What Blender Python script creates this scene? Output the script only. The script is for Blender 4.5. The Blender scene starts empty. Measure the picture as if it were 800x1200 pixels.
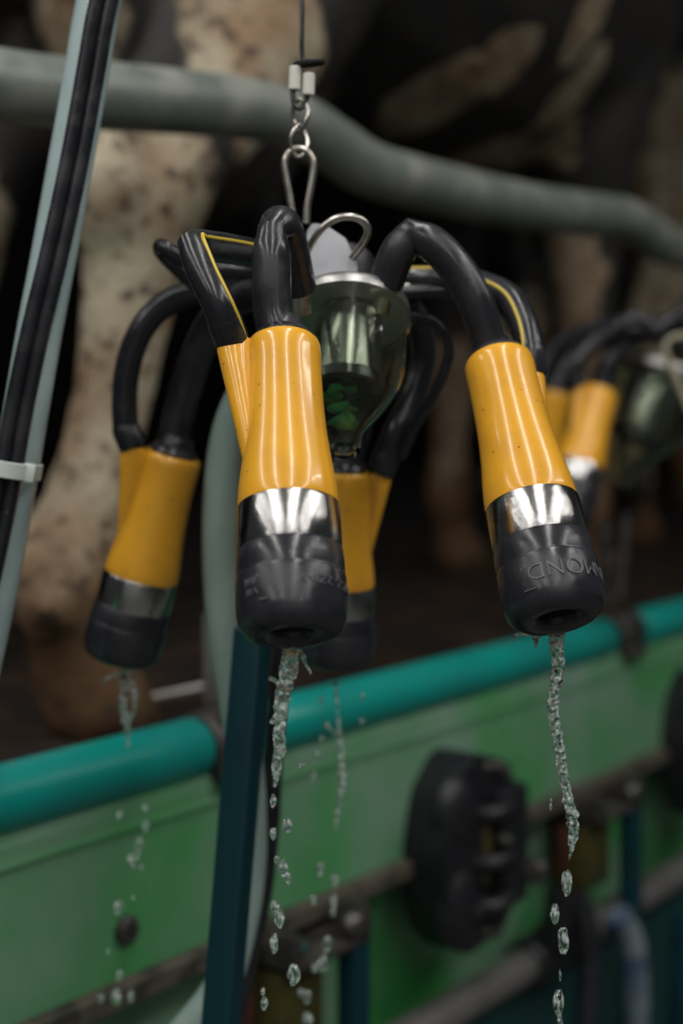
import bpy, bmesh, math, random
from mathutils import Vector, Matrix, noise
R = random.Random(7)
SC = bpy.context.scene
COL = SC.collection
V = Vector
EYE = 1.30            # camera height over the pit floor
F = 50 / 36 * 1200    # focal length in pixels of the 800x1200 frame

def P(px, py, Y):
    """A point of the place, read off the photograph at depth Y."""
    return V(((px - 400) / F * Y, Y, EYE + (487 - py) / F * Y))

# ------------------------------------------------------------------ materials
def mat(name, base, rough=.5, metal=0., var=None, vscale=20., vlo=.45, vhi=.65, bump=0., bscale=60.,
        trans=0., ior=1.45, coat=0., alpha=None, spec=.5, detail=5., sss=0., rvar=0., tvar=False, specks=None, stretch=None):
    m = bpy.data.materials.new(name); m.use_nodes = True
    nt = m.node_tree; N = nt.nodes; L = nt.links
    b = N['Principled BSDF']
    b.inputs['Base Color'].default_value = (*base, 1)
    b.inputs['Roughness'].default_value = rough
    b.inputs['Metallic'].default_value = metal
    b.inputs['Transmission Weight'].default_value = trans
    b.inputs['IOR'].default_value = ior
    b.inputs['Coat Weight'].default_value = coat
    b.inputs['Coat Roughness'].default_value = .08
    b.inputs['Specular IOR Level'].default_value = spec
    if sss:
        b.inputs['Subsurface Weight'].default_value = sss
        b.inputs['Subsurface Radius'].default_value = (.01, .01, .008)
    tc = N.new('ShaderNodeTexCoord')
    src = tc.outputs['Object']
    if stretch:
        mp = N.new('ShaderNodeMapping'); mp.inputs['Scale'].default_value = stretch
        L.new(src, mp.inputs['Vector']); src = mp.outputs['Vector']
    col = None
    if var:
        n = N.new('ShaderNodeTexNoise'); n.inputs['Scale'].default_value = vscale; n.inputs['Detail'].default_value = detail
        L.new(src, n.inputs['Vector'])
        mr = N.new('ShaderNodeMapRange'); mr.inputs['From Min'].default_value = vlo; mr.inputs['From Max'].default_value = vhi
        L.new(n.outputs['Fac'], mr.inputs['Value'])
        mx = N.new('ShaderNodeMix'); mx.data_type = 'RGBA'
        mx.inputs[6].default_value = (*base, 1); mx.inputs[7].default_value = (*var, 1)
        L.new(mr.outputs['Result'], mx.inputs[0]); col = mx.outputs[2]
        if tvar:
            mt = N.new('ShaderNodeMapRange'); mt.inputs['To Min'].default_value = 1.; mt.inputs['To Max'].default_value = .35
            L.new(mr.outputs['Result'], mt.inputs['Value']); L.new(mt.outputs['Result'], b.inputs['Transmission Weight'])
        if rvar:
            ma = N.new('ShaderNodeMath'); ma.operation = 'MULTIPLY_ADD'; ma.inputs[1].default_value = rvar; ma.inputs[2].default_value = rough
            L.new(mr.outputs['Result'], ma.inputs[0]); L.new(ma.outputs[0], b.inputs['Roughness'])
    if specks:
        v = N.new('ShaderNodeTexVoronoi'); v.inputs['Scale'].default_value = specks[1]
        L.new(src, v.inputs['Vector'])
        mr2 = N.new('ShaderNodeMapRange'); mr2.inputs['From Min'].default_value = specks[2]; mr2.inputs['From Max'].default_value = specks[2] * .6
        L.new(v.outputs['Distance'], mr2.inputs['Value'])
        n2 = N.new('ShaderNodeTexNoise'); n2.inputs['Scale'].default_value = specks[1] * .35
        L.new(src, n2.inputs['Vector'])
        gt = N.new('ShaderNodeMath'); gt.operation = 'GREATER_THAN'; gt.inputs[1].default_value = .60
        L.new(n2.outputs['Fac'], gt.inputs[0])
        mu = N.new('ShaderNodeMath'); mu.operation = 'MULTIPLY'
        L.new(mr2.outputs['Result'], mu.inputs[0]); L.new(gt.outputs[0], mu.inputs[1])
        mx2 = N.new('ShaderNodeMix'); mx2.data_type = 'RGBA'
        mx2.inputs[6].default_value = (*base, 1); mx2.inputs[7].default_value = (*specks[0], 1)
        if col: L.new(col, mx2.inputs[6])
        L.new(mu.outputs[0], mx2.inputs[0]); col = mx2.outputs[2]
    if col: L.new(col, b.inputs['Base Color'])
    if bump:
        n3 = N.new('ShaderNodeTexNoise'); n3.inputs['Scale'].default_value = bscale; n3.inputs['Detail'].default_value = 6
        L.new(src, n3.inputs['Vector'])
        bp = N.new('ShaderNodeBump'); bp.inputs['Strength'].default_value = bump; bp.inputs['Distance'].default_value = .002
        L.new(n3.outputs['Fac'], bp.inputs['Height']); L.new(bp.outputs['Normal'], b.inputs['Normal'])
    return m

M = {}
M['yellow'] = mat('yellow_plastic', (.74, .365, .026), .23, var=(.66, .32, .028), vscale=40, coat=.25, specks=((.10, .05, .01), 230, .16))
M['steel'] = mat('brushed_steel', (.43, .43, .42), .16, 1., bump=.12, bscale=300, stretch=(1, 1, 6))
M['satin'] = mat('satin_lid_steel', (.36, .36, .35), .38, .9, bump=.1, bscale=200)
M['wire'] = mat('bright_steel_wire', (.50, .49, .46), .30, 1., var=(.36, .33, .28), vscale=120)
M['plate'] = mat('satin_steel_plate', (.33, .34, .37), .5, .3, var=(.27, .28, .30), vscale=60)
M['rubber'] = mat('black_rubber', (.017, .018, .023), .22, var=(.025, .026, .032), vscale=50, rvar=.15, specks=((.28, .28, .30), 260, .10), bump=.06, bscale=160)
M['tube'] = mat('black_tube_rubber', (.014, .015, .019), .22, var=(.024, .025, .030), vscale=45, rvar=.16, specks=((.22, .22, .23), 200, .09))
M['letter'] = mat('raised_rubber', (.075, .077, .088), .35)
M['stripe'] = mat('yellow_stripe', (.55, .40, .04), .4)
M['bowl'] = mat('claw_clear_plastic', (.90, .97, .86), .03, trans=.996, ior=1.14, var=(.82, .92, .77), vscale=30)
M['residue'] = mat('green_residue', (.035, .22, .085), .2, trans=.35, ior=1.33, var=(.20, .34, .10), vscale=60, bump=.6, bscale=90)
M['water'] = mat('milky_water', (.90, 1., .96), .06, trans=1., ior=1.33, bump=.3, bscale=420, spec=.8, var=(.86, .93, .90), vscale=420, vlo=.45, vhi=.72, tvar=True, detail=3)
M['drop'] = mat('water_drop', (.90, 1., .96), .05, trans=1., ior=1.33, bump=.0, spec=.8, var=(.86, .93, .90), vscale=1.6, vlo=.44, vhi=.75, tvar=True, detail=3)
M['palehose'] = mat('pale_translucent_hose', (.36, .46, .47), .30, var=(.30, .40, .40), vscale=20, coat=.2)
M['greenhose'] = mat('pale_green_hose', (.29, .39, .36), .32, var=(.24, .33, .30), vscale=16)
M['white'] = mat('white_plastic', (.66, .66, .60), .45)
M['tie'] = mat('pale_tie_plastic', (.52, .58, .54), .4)
M['teal'] = mat('teal_rail_plastic', (.003, .26, .225), .30, var=(.010, .20, .185), vscale=9, vlo=.4, vhi=.7, specks=((.30, .24, .15), 55, .10), rvar=.15)
M['post'] = mat('dark_teal_paint', (.001, .028, .038), .40, var=(.002, .020, .030), vscale=14)
M['green'] = mat('green_painted_steel', (.070, .29, .100), .40, var=(.19, .32, .235), vscale=7, vlo=.38, vhi=.66, rvar=.12, specks=((.02, .05, .03), 26, .10))
M['green2'] = mat('bright_green_painted_steel', (.040, .26, .065), .38, var=(.24, .33, .28), vscale=5, vlo=.42, vhi=.66, rvar=.12)
M['tealdark'] = mat('deep_teal_panel', (.004, .055, .050), .5, var=(.006, .035, .035), vscale=8)
M['lip'] = mat('dirty_flange', (.085, .075, .058), .7, var=(.030, .030, .022), vscale=45, bump=.5, bscale=90)
M['castdark'] = mat('dark_cast_fitting', (.010, .011, .014), .42, vscale=30, bump=.3, bscale=80)
M['lip2'] = mat('worn_cream_wire', (.30, .28, .20), .5)
M['bolt'] = mat('worn_bolt_steel', (.11, .105, .10), .35, .8)
M['clamp'] = mat('dark_clamp_steel', (.040, .036, .036), .45, .4, var=(.09, .08, .075), vscale=40)
M['olive'] = mat('olive_yellow_paint', (.055, .048, .010), .5, var=(.03, .035, .015), vscale=25)
M['red'] = mat('red_plastic', (.06, .012, .008), .6)
M['galv'] = mat('worn_galvanised_pipe', (.185, .215, .195), .42, .35, var=(.34, .34, .31), vscale=18, vlo=.45, vhi=.72, bump=.4, bscale=45, rvar=.2)
M['pipe'] = mat('grey_steel_pipe', (.34, .33, .32), .34, .7, var=(.24, .23, .21), vscale=22, bump=.2)
M['floor'] = mat('wet_dark_platform', (.018, .013, .011), .55, var=(.055, .035, .022), vscale=11, vlo=.45, vhi=.68, bump=.7, bscale=30, rvar=-.2)
M['wall'] = mat('dark_barn_wall', (.014, .011, .009), .9, var=(.022, .016, .012), vscale=2)
M['pit'] = mat('pit_concrete', (.14, .14, .13), .7, var=(.09, .09, .085), vscale=6)
M['ceil'] = mat('pale_grey_sheet', (.42, .43, .42), .6, var=(.34, .35, .34), vscale=2)
M['hoof'] = mat('dark_hoof_horn', (.10, .060, .030), .55, var=(.04, .025, .015), vscale=30)
M['label'] = mat('blue_and_white_film', (.05, .08, .15), .4, var=(.20, .25, .26), vscale=18, vlo=.42, vhi=.60)

def cow_material():
    m = bpy.data.materials.new('cow_coat'); m.use_nodes = True
    nt = m.node_tree; N = nt.nodes; L = nt.links; b = N['Principled BSDF']
    tc = N.new('ShaderNodeTexCoord')
    at = N.new('ShaderNodeAttribute'); at.attribute_name = 'coat'
    def nz(scale, detail=6, rough=.55):
        n = N.new('ShaderNodeTexNoise'); n.inputs['Scale'].default_value = scale; n.inputs['Detail'].default_value = detail
        n.inputs['Roughness'].default_value = rough
        L.new(tc.outputs['Object'], n.inputs['Vector']); return n.outputs['Fac']
    def rng(sock, a, c):
        mr = N.new('ShaderNodeMapRange'); mr.inputs['From Min'].default_value = a; mr.inputs['From Max'].default_value = c
        L.new(sock, mr.inputs['Value']); return mr.outputs['Result']
    def mixc(f, a, c):
        mx = N.new('ShaderNodeMix'); mx.data_type = 'RGBA'
        for i, s in ((6, a), (7, c)):
            if isinstance(s, tuple): mx.inputs[i].default_value = (*s, 1)
            else: L.new(s, mx.inputs[i])
        L.new(f, mx.inputs[0]); return mx.outputs[2]
    ad = N.new('ShaderNodeMath'); ad.operation = 'MULTIPLY_ADD'; ad.inputs[1].default_value = .6
    L.new(nz(14), ad.inputs[0])
    sep = N.new('ShaderNodeSeparateColor'); L.new(at.outputs['Color'], sep.inputs['Color'])
    L.new(sep.outputs['Red'], ad.inputs[2])
    mask = rng(ad.outputs[0], .78, .86)
    pale = mixc(rng(nz(9, 4), .40, .66), (.40, .36, .26), (.24, .155, .085))
    dirt = N.new('ShaderNodeMath'); dirt.operation = 'MULTIPLY_ADD'; dirt.inputs[1].default_value = .9
    L.new(nz(38, 8, .65), dirt.inputs[0]); L.new(sep.outputs['Green'], dirt.inputs[2])
    pale = mixc(rng(dirt.outputs[0], .55, .95), pale, (.13, .070, .032))
    pale = mixc(rng(nz(52, 4), .53, .64), pale, (.075, .046, .026))
    dark = mixc(rng(nz(20), .45, .7), (.010, .009, .009), (.022, .016, .013))
    L.new(mixc(mask, dark, pale), b.inputs['Base Color'])
    b.inputs['Roughness'].default_value = .7
    bp = N.new('ShaderNodeBump'); bp.inputs['Strength'].default_value = .5; bp.inputs['Distance'].default_value = .006
    L.new(nz(45), bp.inputs['Height']); L.new(bp.outputs['Normal'], b.inputs['Normal'])
    return m
M['cow'] = cow_material()

# ------------------------------------------------------------------ mesh helpers (all in place coordinates)
def tag(o, label=None, cat=None, group=None, kind=None):
    for k, v in (('label', label), ('category', cat), ('group', group), ('kind', kind)):
        if v: o[k] = v
    return o

def thing(name, loc, label, cat, group=None):
    o = bpy.data.objects.new(name, None); COL.objects.link(o)
    o.location = loc; o.empty_display_size = .05
    return tag(o, label, cat, group)

def world_loc(o):
    p = V((0, 0, 0))
    while o is not None:
        p = p + o.location; o = o.parent
    return p

def obj(name, bm, m, parent=None, smooth=True, sharp=35):
    """Link a bmesh as one object; its origin goes to the middle of its foot."""
    bmesh.ops.recalc_face_normals(bm, faces=bm.faces)
    lo = V((min(v.co[i] for v in bm.verts) for i in range(3))); hi = V((max(v.co[i] for v in bm.verts) for i in range(3)))
    org = V(((lo.x + hi.x) / 2, (lo.y + hi.y) / 2, lo.z))
    for v in bm.verts: v.co -= org
    me = bpy.data.meshes.new(name); bm.to_mesh(me); bm.free()
    if smooth:
        me.polygons.foreach_set('use_smooth', [True] * len(me.polygons))
        if sharp: me.set_sharp_from_angle(angle=math.radians(sharp))
    me.materials.append(m)
    o = bpy.data.objects.new(name, me); COL.objects.link(o)
    if parent is not None:
        o.parent = parent; o.location = org - world_loc(parent)
    else: o.location = org
    return o

def smooth_path(pts, n=8):
    """Catmull-Rom through the points."""
    p = [V(q) for q in pts]
    if len(p) < 3: return p
    e = [p[0] * 2 - p[1]] + p + [p[-1] * 2 - p[-2]]
    out = []
    for i in range(1, len(e) - 2):
        a, b, c, d = e[i - 1:i + 3]
        for k in range(n):
            t = k / n
            out.append(.5 * (2 * b + (c - a) * t + (2 * a - 5 * b + 4 * c - d) * t * t + (3 * b - a - 3 * c + d) * t ** 3))
    out.append(p[-1])
    return out

def sweep(bm, pts, rad, segs=16, closed=False, flat=None, cap=True):
    """A round tube along pts; rad is a number, a list or a function of 0..1. flat=(a, b, axis): elliptic section."""
    n = len(pts)
    T = []
    for i in range(n):
        a = pts[(i - 1) % n] if (i or closed) else pts[0]
        b = pts[(i + 1) % n] if (i < n - 1 or closed) else pts[-1]
        T.append((b - a).normalized())
    if flat:
        up = flat[2]
    else:
        up = V((0, 0, 1)) if abs(T[0].z) < .9 else V((0, 1, 0))
    nrm = (up - T[0] * up.dot(T[0])).normalized()
    rings = []
    for i in range(n):
        nrm = (nrm - T[i] * nrm.dot(T[i]))
        nrm = nrm.normalized() if nrm.length > 1e-6 else T[i].orthogonal().normalized()
        bi = T[i].cross(nrm)
        r = rad(i / max(1, n - 1)) if callable(rad) else (rad[i] if isinstance(rad, (list, tuple)) else rad)
        ra, rb = (r * flat[0], r * flat[1]) if flat else (r, r)
        rings.append([bm.verts.new(pts[i] + nrm * (ra * math.cos(2 * math.pi * k / segs)) + bi * (rb * math.sin(2 * math.pi * k / segs))) for k in range(segs)])
    m = n if closed else n - 1
    for i in range(m):
        A, B = rings[i], rings[(i + 1) % n]
        for k in range(segs):
            bm.faces.new((A[k], A[(k + 1) % segs], B[(k + 1) % segs], B[k]))
    if cap and not closed:
        bm.faces.new(rings[0][::-1]); bm.faces.new(rings[-1])
    return bm

def tube_bm(pts, rad, segs=16, n=8, **k):
    return sweep(bmesh.new(), smooth_path(pts, n), rad, segs, **k)

def frame(zaxis, xhint):
    z = zaxis.normalized(); x = (xhint - z * xhint.dot(z)).normalized(); y = z.cross(x)
    return Matrix((x, y, z)).transposed()

def lathe(bm, prof, Mx, org, segs=48, noise_amp=0):
    """prof: (r, z) pairs in the local frame Mx at org."""
    rings = []
    for r, z in prof:
        if r < 1e-6: rings.append([bm.verts.new(org + Mx @ V((0, 0, z)))])
        else: rings.append([bm.verts.new(org + Mx @ V((r * math.cos(2 * math.pi * k / segs), r * math.sin(2 * math.pi * k / segs), z))) for k in range(segs)])
    for A, B in zip(rings, rings[1:]):
        for k in range(segs):
            k2 = (k + 1) % segs
            if len(A) == 1 and len(B) == 1: continue
            if len(A) == 1: bm.faces.new((A[0], B[k], B[k2]))
            elif len(B) == 1: bm.faces.new((A[k], A[k2], B[0]))
            else: bm.faces.new((A[k], A[k2], B[k2], B[k]))
    return bm

def block(bm, c, Mx, size, bev=.002, segs=2):
    """A bevelled block centred at c with axes Mx."""
    t = bmesh.new()
    bmesh.ops.create_cube(t, size=1)
    for v in t.verts: v.co = V((v.co.x * size[0], v.co.y * size[1], v.co.z * size[2]))
    if bev: bmesh.ops.bevel(t, geom=list(t.edges), offset=bev, segments=segs, profile=.5, affect='EDGES')
    me = bpy.data.meshes.new('t')
    for v in t.verts: v.co = c + Mx @ v.co
    t.to_mesh(me); t.free(); bm.from_mesh(me); bpy.data.meshes.remove(me)
    return bm

def prism(bm, poly, d, ext=None):
    """Closed polygon (list of points) pushed along d."""
    a = [bm.verts.new(p) for p in poly]; b = [bm.verts.new(p + d) for p in poly]
    n = len(poly)
    bm.faces.new(a); bm.faces.new(b[::-1])
    for i in range(n): bm.faces.new((a[i], b[i], b[(i + 1) % n], a[(i + 1) % n]))
    return bm

def ball(bm, c, r, sub=2, squash=(1, 1, 1), Mx=None):
    t = bmesh.new(); bmesh.ops.create_icosphere(t, subdivisions=sub, radius=1)
    Mx = Mx or Matrix.Identity(3)
    for v in t.verts: v.co = c + Mx @ V((v.co.x * r * squash[0], v.co.y * r * squash[1], v.co.z * r * squash[2]))
    me = bpy.data.meshes.new('t'); t.to_mesh(me); t.free(); bm.from_mesh(me); bpy.data.meshes.remove(me)
    return bm

I3 = Matrix.Identity(3)
CAM = V((0, 0, EYE))

# ------------------------------------------------------------------ milking cluster
def wrap_text(parent, text, Mx, org, r, z, ang, width=None, height=None, m=None, name='lettering', flip=True, lift=.0006):
    """Raised letters bent round the cylinder of radius r, centred at the angle ang."""
    cu = bpy.data.curves.new('txt', 'FONT'); cu.body = text; cu.align_x = 'CENTER'; cu.align_y = 'CENTER'
    cu.extrude = .5; cu.offset = -.012
    cu.size = 1
    to = bpy.data.objects.new('txt', cu); COL.objects.link(to)
    me = bpy.data.meshes.new_from_object(to.evaluated_get(bpy.context.evaluated_depsgraph_get()))
    bpy.data.objects.remove(to); bpy.data.curves.remove(cu)
    bm = bmesh.new(); bm.from_mesh(me); bpy.data.meshes.remove(me)
    xs = [v.co.x for v in bm.verts]; ys = [v.co.y for v in bm.verts]
    sx = width / (max(xs) - min(xs)); sy = height / (max(ys) - min(ys)); cx = (max(xs) + min(xs)) / 2; cy = (max(ys) + min(ys)) / 2
    s = -1 if flip else 1
    for v in bm.verts:
        x = (v.co.x - cx) * sx * s; y = (v.co.y - cy) * sy * s
        a = ang + x / r; rr = r - .0006 + (lift + .0006) * (v.co.z + .5)
        v.co = org + Mx @ V((rr * math.cos(a), rr * math.sin(a), z + y))
    return obj(name, bm, m or M['letter'], parent, smooth=False)

def kinked(path_a, path_b, n=8):
    """Two smooth runs meeting in a sharp fold."""
    return smooth_path(path_a, n) + smooth_path(path_b, n)[1:]

def pinch(path, r, k=.26):
    fold = [i for i in range(1, len(path) - 1) if (path[i] - path[i - 1]).angle(path[i + 1] - path[i], 0) > .45]
    return [r * (1 - k * max([math.exp(-((p - path[i]).length / (r * .75)) ** 2) for i in fold] or [0])) for p in path]

def teat_cup(cluster, T, B, port_hint, milk, pulse, rs=1., stripe_dir=None, milk_r=.0105, pulse_r=.0085, stripe=True, seed=0):
    ax = T - B; L = ax.length; k = L / .152
    Mx = frame(ax, port_hint)
    pr = lambda pts: [(r * rs, z * k) for r, z in pts]
    # yellow shell: body and the air nipple housing running down its side
    bm = bmesh.new()
    body = [(0, .060), (.0242, .060), (.0250, .0625), (.0250, .066), (.0246, .072), (.0235, .080), (.0221, .090), (.0209, .101), (.0201, .113), (.0197, .126), (.0196, .136), (.0198, .143),
            (.0197, .1475), (.0190, .1502), (.0176, .1518), (.0150, .1522), (0, .1520)]
    lathe(bm, pr(body), Mx, B, 64)
    ps = [(.0150, .080, .0040), (.0175, .090, .0055), (.0196, .104, .0062), (.0222, .120, .0070), (.0248, .136, .0078), (.0262, .146, .0084), (.0266, .1500, .0080), (.0267, .1510, .0066)]
    pts = [B + Mx @ V((a * rs, 0, z * k)) for a, z, _ in ps]
    sweep(bm, pts, [q[2] * rs for q in ps], 24, flat=(1., .92, Mx @ V((1, 0, 0))))
    ws = [(.0150, .086, .004), (.0180, .104, .0062), (.0200, .122, .0075), (.0212, .138, .0085), (.0216, .1475, .0088), (.0216, .1500, .0080)]
    sweep(bm, [B + Mx @ V((a * rs, 0, z * k)) for a, z, _ in ws], [q[2] * rs for q in ws], 20, flat=(.8, .80, Mx @ V((1, 0, 0))))
    cup = obj('teat_cup', bm, M['yellow'], cluster)
    # steel band
    bm = lathe(bmesh.new(), pr([(.0240, .0405), (.0253, .0405), (.0256, .0412), (.0256, .0622), (.0252, .0630), (.0240, .0630)]), Mx, B, 64)
    obj('steel_band', bm, M['steel'], cup)
    # rubber mouthpiece with its hole
    cap = [(0, .028), (.0085, .026), (.0090, .006), (.0098, .0030), (.0118, .0012), (.0165, .0), (.0205, .0006), (.0238, .0028), (.0258, .0064), (.0266, .0110), (.0268, .017),
           (.0268, .0268), (.0265, .0278), (.0263, .0282), (.0264, .0290), (.0264, .0330), (.0260, .0400), (.0252, .0412), (0, .0412)]
    obj('rubber_mouthpiece', lathe(bmesh.new(), pr(cap), Mx, B, 64), M['rubber'], cup)
    # milk tube with its flared collar
    top = B + ax
    bm = bmesh.new()
    sweep(bm, milk, pinch(milk, milk_r), 20)
    lathe(bm, [(0, -.001), (milk_r * 1.50, -.001), (milk_r * 1.55, .0015), (milk_r * 1.40, .0040), (milk_r * 1.12, .0062), (milk_r * 1.0, .0120), (milk_r * .9, .013)], Mx, top, 32)
    obj('milk_tube', bm, M['tube'], cup)
    # pulse tube on the nipple
    bm = bmesh.new()
    sweep(bm, pulse, pinch(pulse, pulse_r, .15), 20)
    pt = B + Mx @ V((.0266 * rs, 0, .1500 * k))
    lathe(bm, [(0, 0), (pulse_r * 1.05, 0), (pulse_r * 1.10, .002), (pulse_r * 1.08, .012), (pulse_r, .016), (pulse_r * .9, .017)], frame((pulse[1] - pulse[0]), V((1, 0, 0))), pt, 28)
    obj('pulse_tube', bm, M['tube'], cup)
    if stripe:
        st = []
        for i, p in enumerate(pulse):
            a = pulse[max(0, i - 1)]; b = pulse[min(len(pulse) - 1, i + 1)]
            t = (b - a).normalized(); d = stripe_dir(i / (len(pulse) - 1)) if callable(stripe_dir) else stripe_dir
            d = (d - t * d.dot(t)).normalized()
            st.append(p + d * pulse_r * .97)
        tag(obj('yellow_stripe', sweep(bmesh.new(), st, .0011, 8), M['stripe'], cup), 'thin yellow stripe along the black tube')
    cam = Mx.transposed() @ (CAM - (B + T) / 2)
    return cup, Mx, math.atan2(cam.y, cam.x)

def port_pt(T, B, hint, rs=1.):
    ax = T - B; Mx = frame(ax, hint)
    return B + Mx @ V((.0266 * rs, 0, .1500 * ax.length / .152))

def claw(cluster, c, up, s=1.):
    Mx = frame(up, V((1, 0, 0)))
    # lid
    bm = lathe(bmesh.new(), [(r * s, z * s) for r, z in [(0, .012), (.012, .0118), (.026, .0090), (.0335, .0068), (.0352, .0050), (.0357, .0020), (.0354, -.0015), (.0340, -.0020), (0, -.0018)]], Mx, c, 64)
    obj('claw_lid', bm, M['satin'], cluster)
    # clear bowl, a shell with a real wall
    out = [(.0362, -.0022), (.0364, -.0060), (.0352, -.0090), (.0340, -.0120), (.0341, -.0200), (.0340, -.0300), (.0333, -.0390), (.0308, -.0480), (.0262, -.0570), (.0200, -.0670), (.0145, -.0750), (.0110, -.0815), (.0098, -.0880), (.0095, -.0920)]
    inn = [(r - .0016, z + .0006) for r, z in out[::-1]]
    bm = lathe(bmesh.new(), [(r * s, z * s) for r, z in out + [(.0060, -.0920)] + inn[1:] + [(out[0][0], -.0021)]], Mx, c, 64)
    bowl = obj('claw_bowl', bm, M['bowl'], cluster)
    # valve inside the bowl: steel sleeve and rubber seat
    bm = lathe(bmesh.new(), [(r * s, z * s) for r, z in [(0, -.0030), (.0195, -.0030), (.0200, -.0050), (.0200, -.0440), (.0192, -.0500), (0, -.0500)]], Mx, c, 48)
    obj('valve_sleeve', bm, M['steel'], cluster)
    bm = lathe(bmesh.new(), [(r * s, z * s) for r, z in [(0, -.0475), (.0216, -.0475), (.0224, -.0482), (.0226, -.0500), (.0222, -.0545), (.0206, -.0562), (.0140, -.0566), (0, -.0560)]], Mx, c, 48)
    obj('valve_rubber', bm, M['rubber'], cluster)
    return Mx

UP1 = V((.04, .52, .85)).normalized()
C1 = P(409, 369, .835)
cl = thing('milking_cluster', C1 - V((0, 0, .09)), 'milking cluster with four yellow teat cups hanging in focus from the steel hook', 'milking machine', 'milking clusters hanging over the rail')
CM = claw(cl, C1, UP1)
# green wet residue in the cone
bm = bmesh.new()
for (a, r, z, q) in ((-2.0, .012, -.0580, .0042), (-1.3, .009, -.0580, .0036), (-2.7, .009, -.0600, .0050), (-1.9, .006, -.0680, .0060), (0, 0, -.0740, .0068)):
    ball(bm, C1 + CM @ V((r * math.cos(a), r * math.sin(a), z)), q, 4, (1.2, 1, .5), CM)
for v in bm.verts: v.co += noise.noise_vector(v.co * 170) * .0035
tag(obj('milk_residue', bm, M['residue'], cl), 'green wet residue in the bottom of the bowl')
# hanger plate on the lid
poly = [P(361, 343, .822), P(421, 343, .822), P(419, 312, .825), P(405, 280, .832), P(381, 264, .836), P(366, 262, .836), P(359, 272, .835), P(358, 312, .826)]
bm = prism(bmesh.new(), poly, V((0, .003, .0008)))
bmesh.ops.bevel(bm, geom=list(bm.edges), offset=.0006, segments=2, affect='EDGES')
obj('hanger_plate', bm, M['plate'], cl)
# bent wire handle
hp = [P(357, 301, .818), P(366, 283, .812), P(378, 267, .808), P(394, 256, .806), P(411, 254, .806), P(425, 259, .808), P(431, 270, .811), P(426, 284, .816), P(412, 303, .823)]
obj('wire_handle', tube_bm(hp, .0022, 12), M['wire'], cl)
# nipples under the milk tubes
for (a, b) in ((P(352, 366, .803), P(350, 338, .797)), (P(443, 366, .824), P(452, 330, .820)), (P(352, 350, .865), P(330, 335, .872)), (P(452, 352, .868), P(474, 338, .878))):
    obj('milk_nipple', tube_bm([a, (a + b) / 2, b], .0062, 16), M['wire'], cl)
# air distributor behind the plate
bm = lathe(bmesh.new(), [(0, 0), (.018, 0), (.019, .002), (.019, .020), (.016, .024), (0, .024)], frame(UP1, V((1, 0, 0))), P(402, 338, .868), 32)
dist = obj('air_distributor', bm, M['castdark'], cl)

# front-left cup
T1, B1 = P(331, 401, .742), P(343, 747, .672)
h1 = V((-.93, -.25, 0))
pp = port_pt(T1, B1, h1)
mk = kinked([T1 + (B1 - T1) * .02, P(321, 372, .745), P(318, 320, .748), P(318, 270, .752)], [P(318, 270, .752), P(330, 264, .766), P(339, 290, .778), P(345, 318, .788), P(349, 338, .795)])
pu = kinked([pp, P(258, 362, .728), P(240, 325, .732), P(224, 286, .742)], [P(224, 286, .742), P(240, 288, .762), P(275, 293, .800), P(330, 305, .850), P(385, 325, .866)])
cup1, M1, a1 = teat_cup(cl, T1, B1, h1, mk, pu, stripe_dir=lambda t: V((.75, -.55, .40)))
Lc = 1.0
wrap_text(cup1, 'NZZ-2ZIW', M1, B1, .0268, .0205, a1 + math.radians(46), .037, .0042)
wrap_text(cup1, 'MWL', M1, B1, .0268, .0215, a1 - math.radians(46), .0080, .0042)
wrap_text(cup1, 'VII', M1, B1, .0268, .0165, a1 - math.radians(42), .0075, .0036)
wrap_text(cup1, '-', M1, B1, .0268, .0118, a1 - math.radians(28), .0050, .0006)

# front-right cup
T2, B2 = P(583, 421, .808), P(654, 728, .728)
h2 = V((.80, .75, -.1))
pp = port_pt(T2, B2, h2)
mk = kinked([T2 + (B2 - T2) * .02, P(573, 400, .808), P(556, 352, .808), P(535, 315, .810), P(508, 287, .812), P(480, 271, .812)], [P(480, 271, .812), P(468, 292, .814), P(459, 312, .817), P(452, 332, .820)])
pu = smooth_path([pp, P(620, 408, .826), P(613, 378, .836), P(597, 350, .850), P(565, 334, .868), P(520, 328, .880), P(470, 328, .880), P(412, 328, .868)])
cup2, M2, a2 = teat_cup(cl, T2, B2, h2, mk, pu, stripe_dir=lambda t: V((-.55, -.75, .45)) if t < .75 else V((-.1, -.6, .8)))
wrap_text(cup2, 'DIAMOND', M2, B2, .0268, .0185, a2 + math.radians(44), .0600, .0082)
wrap_text(cup2, '-', M2, B2, .0268, .0100, a2 - math.radians(22), .0060, .0005)

# rear-left cup
T3, B3 = P(203, 532, .938), P(139, 773, .950)
h3 = V((-.95, -.28, 0))
pp = port_pt(T3, B3, h3, .99)
mk = smooth_path([T3 + (B3 - T3) * .02, P(206, 500, .940), P(226, 430, .935), P(250, 378, .925), P(282, 350, .905), P(325, 342, .880)])
pu = smooth_path([pp, P(147, 500, .930), P(148, 440, .928), P(165, 388, .926), P(200, 352, .925), P(250, 338, .915), P(320, 330, .895), P(385, 332, .875)])
cup3, M3, a3 = teat_cup(cl, T3, B3, h3, mk, pu, rs=.99, stripe=False, milk_r=.0105)

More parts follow.
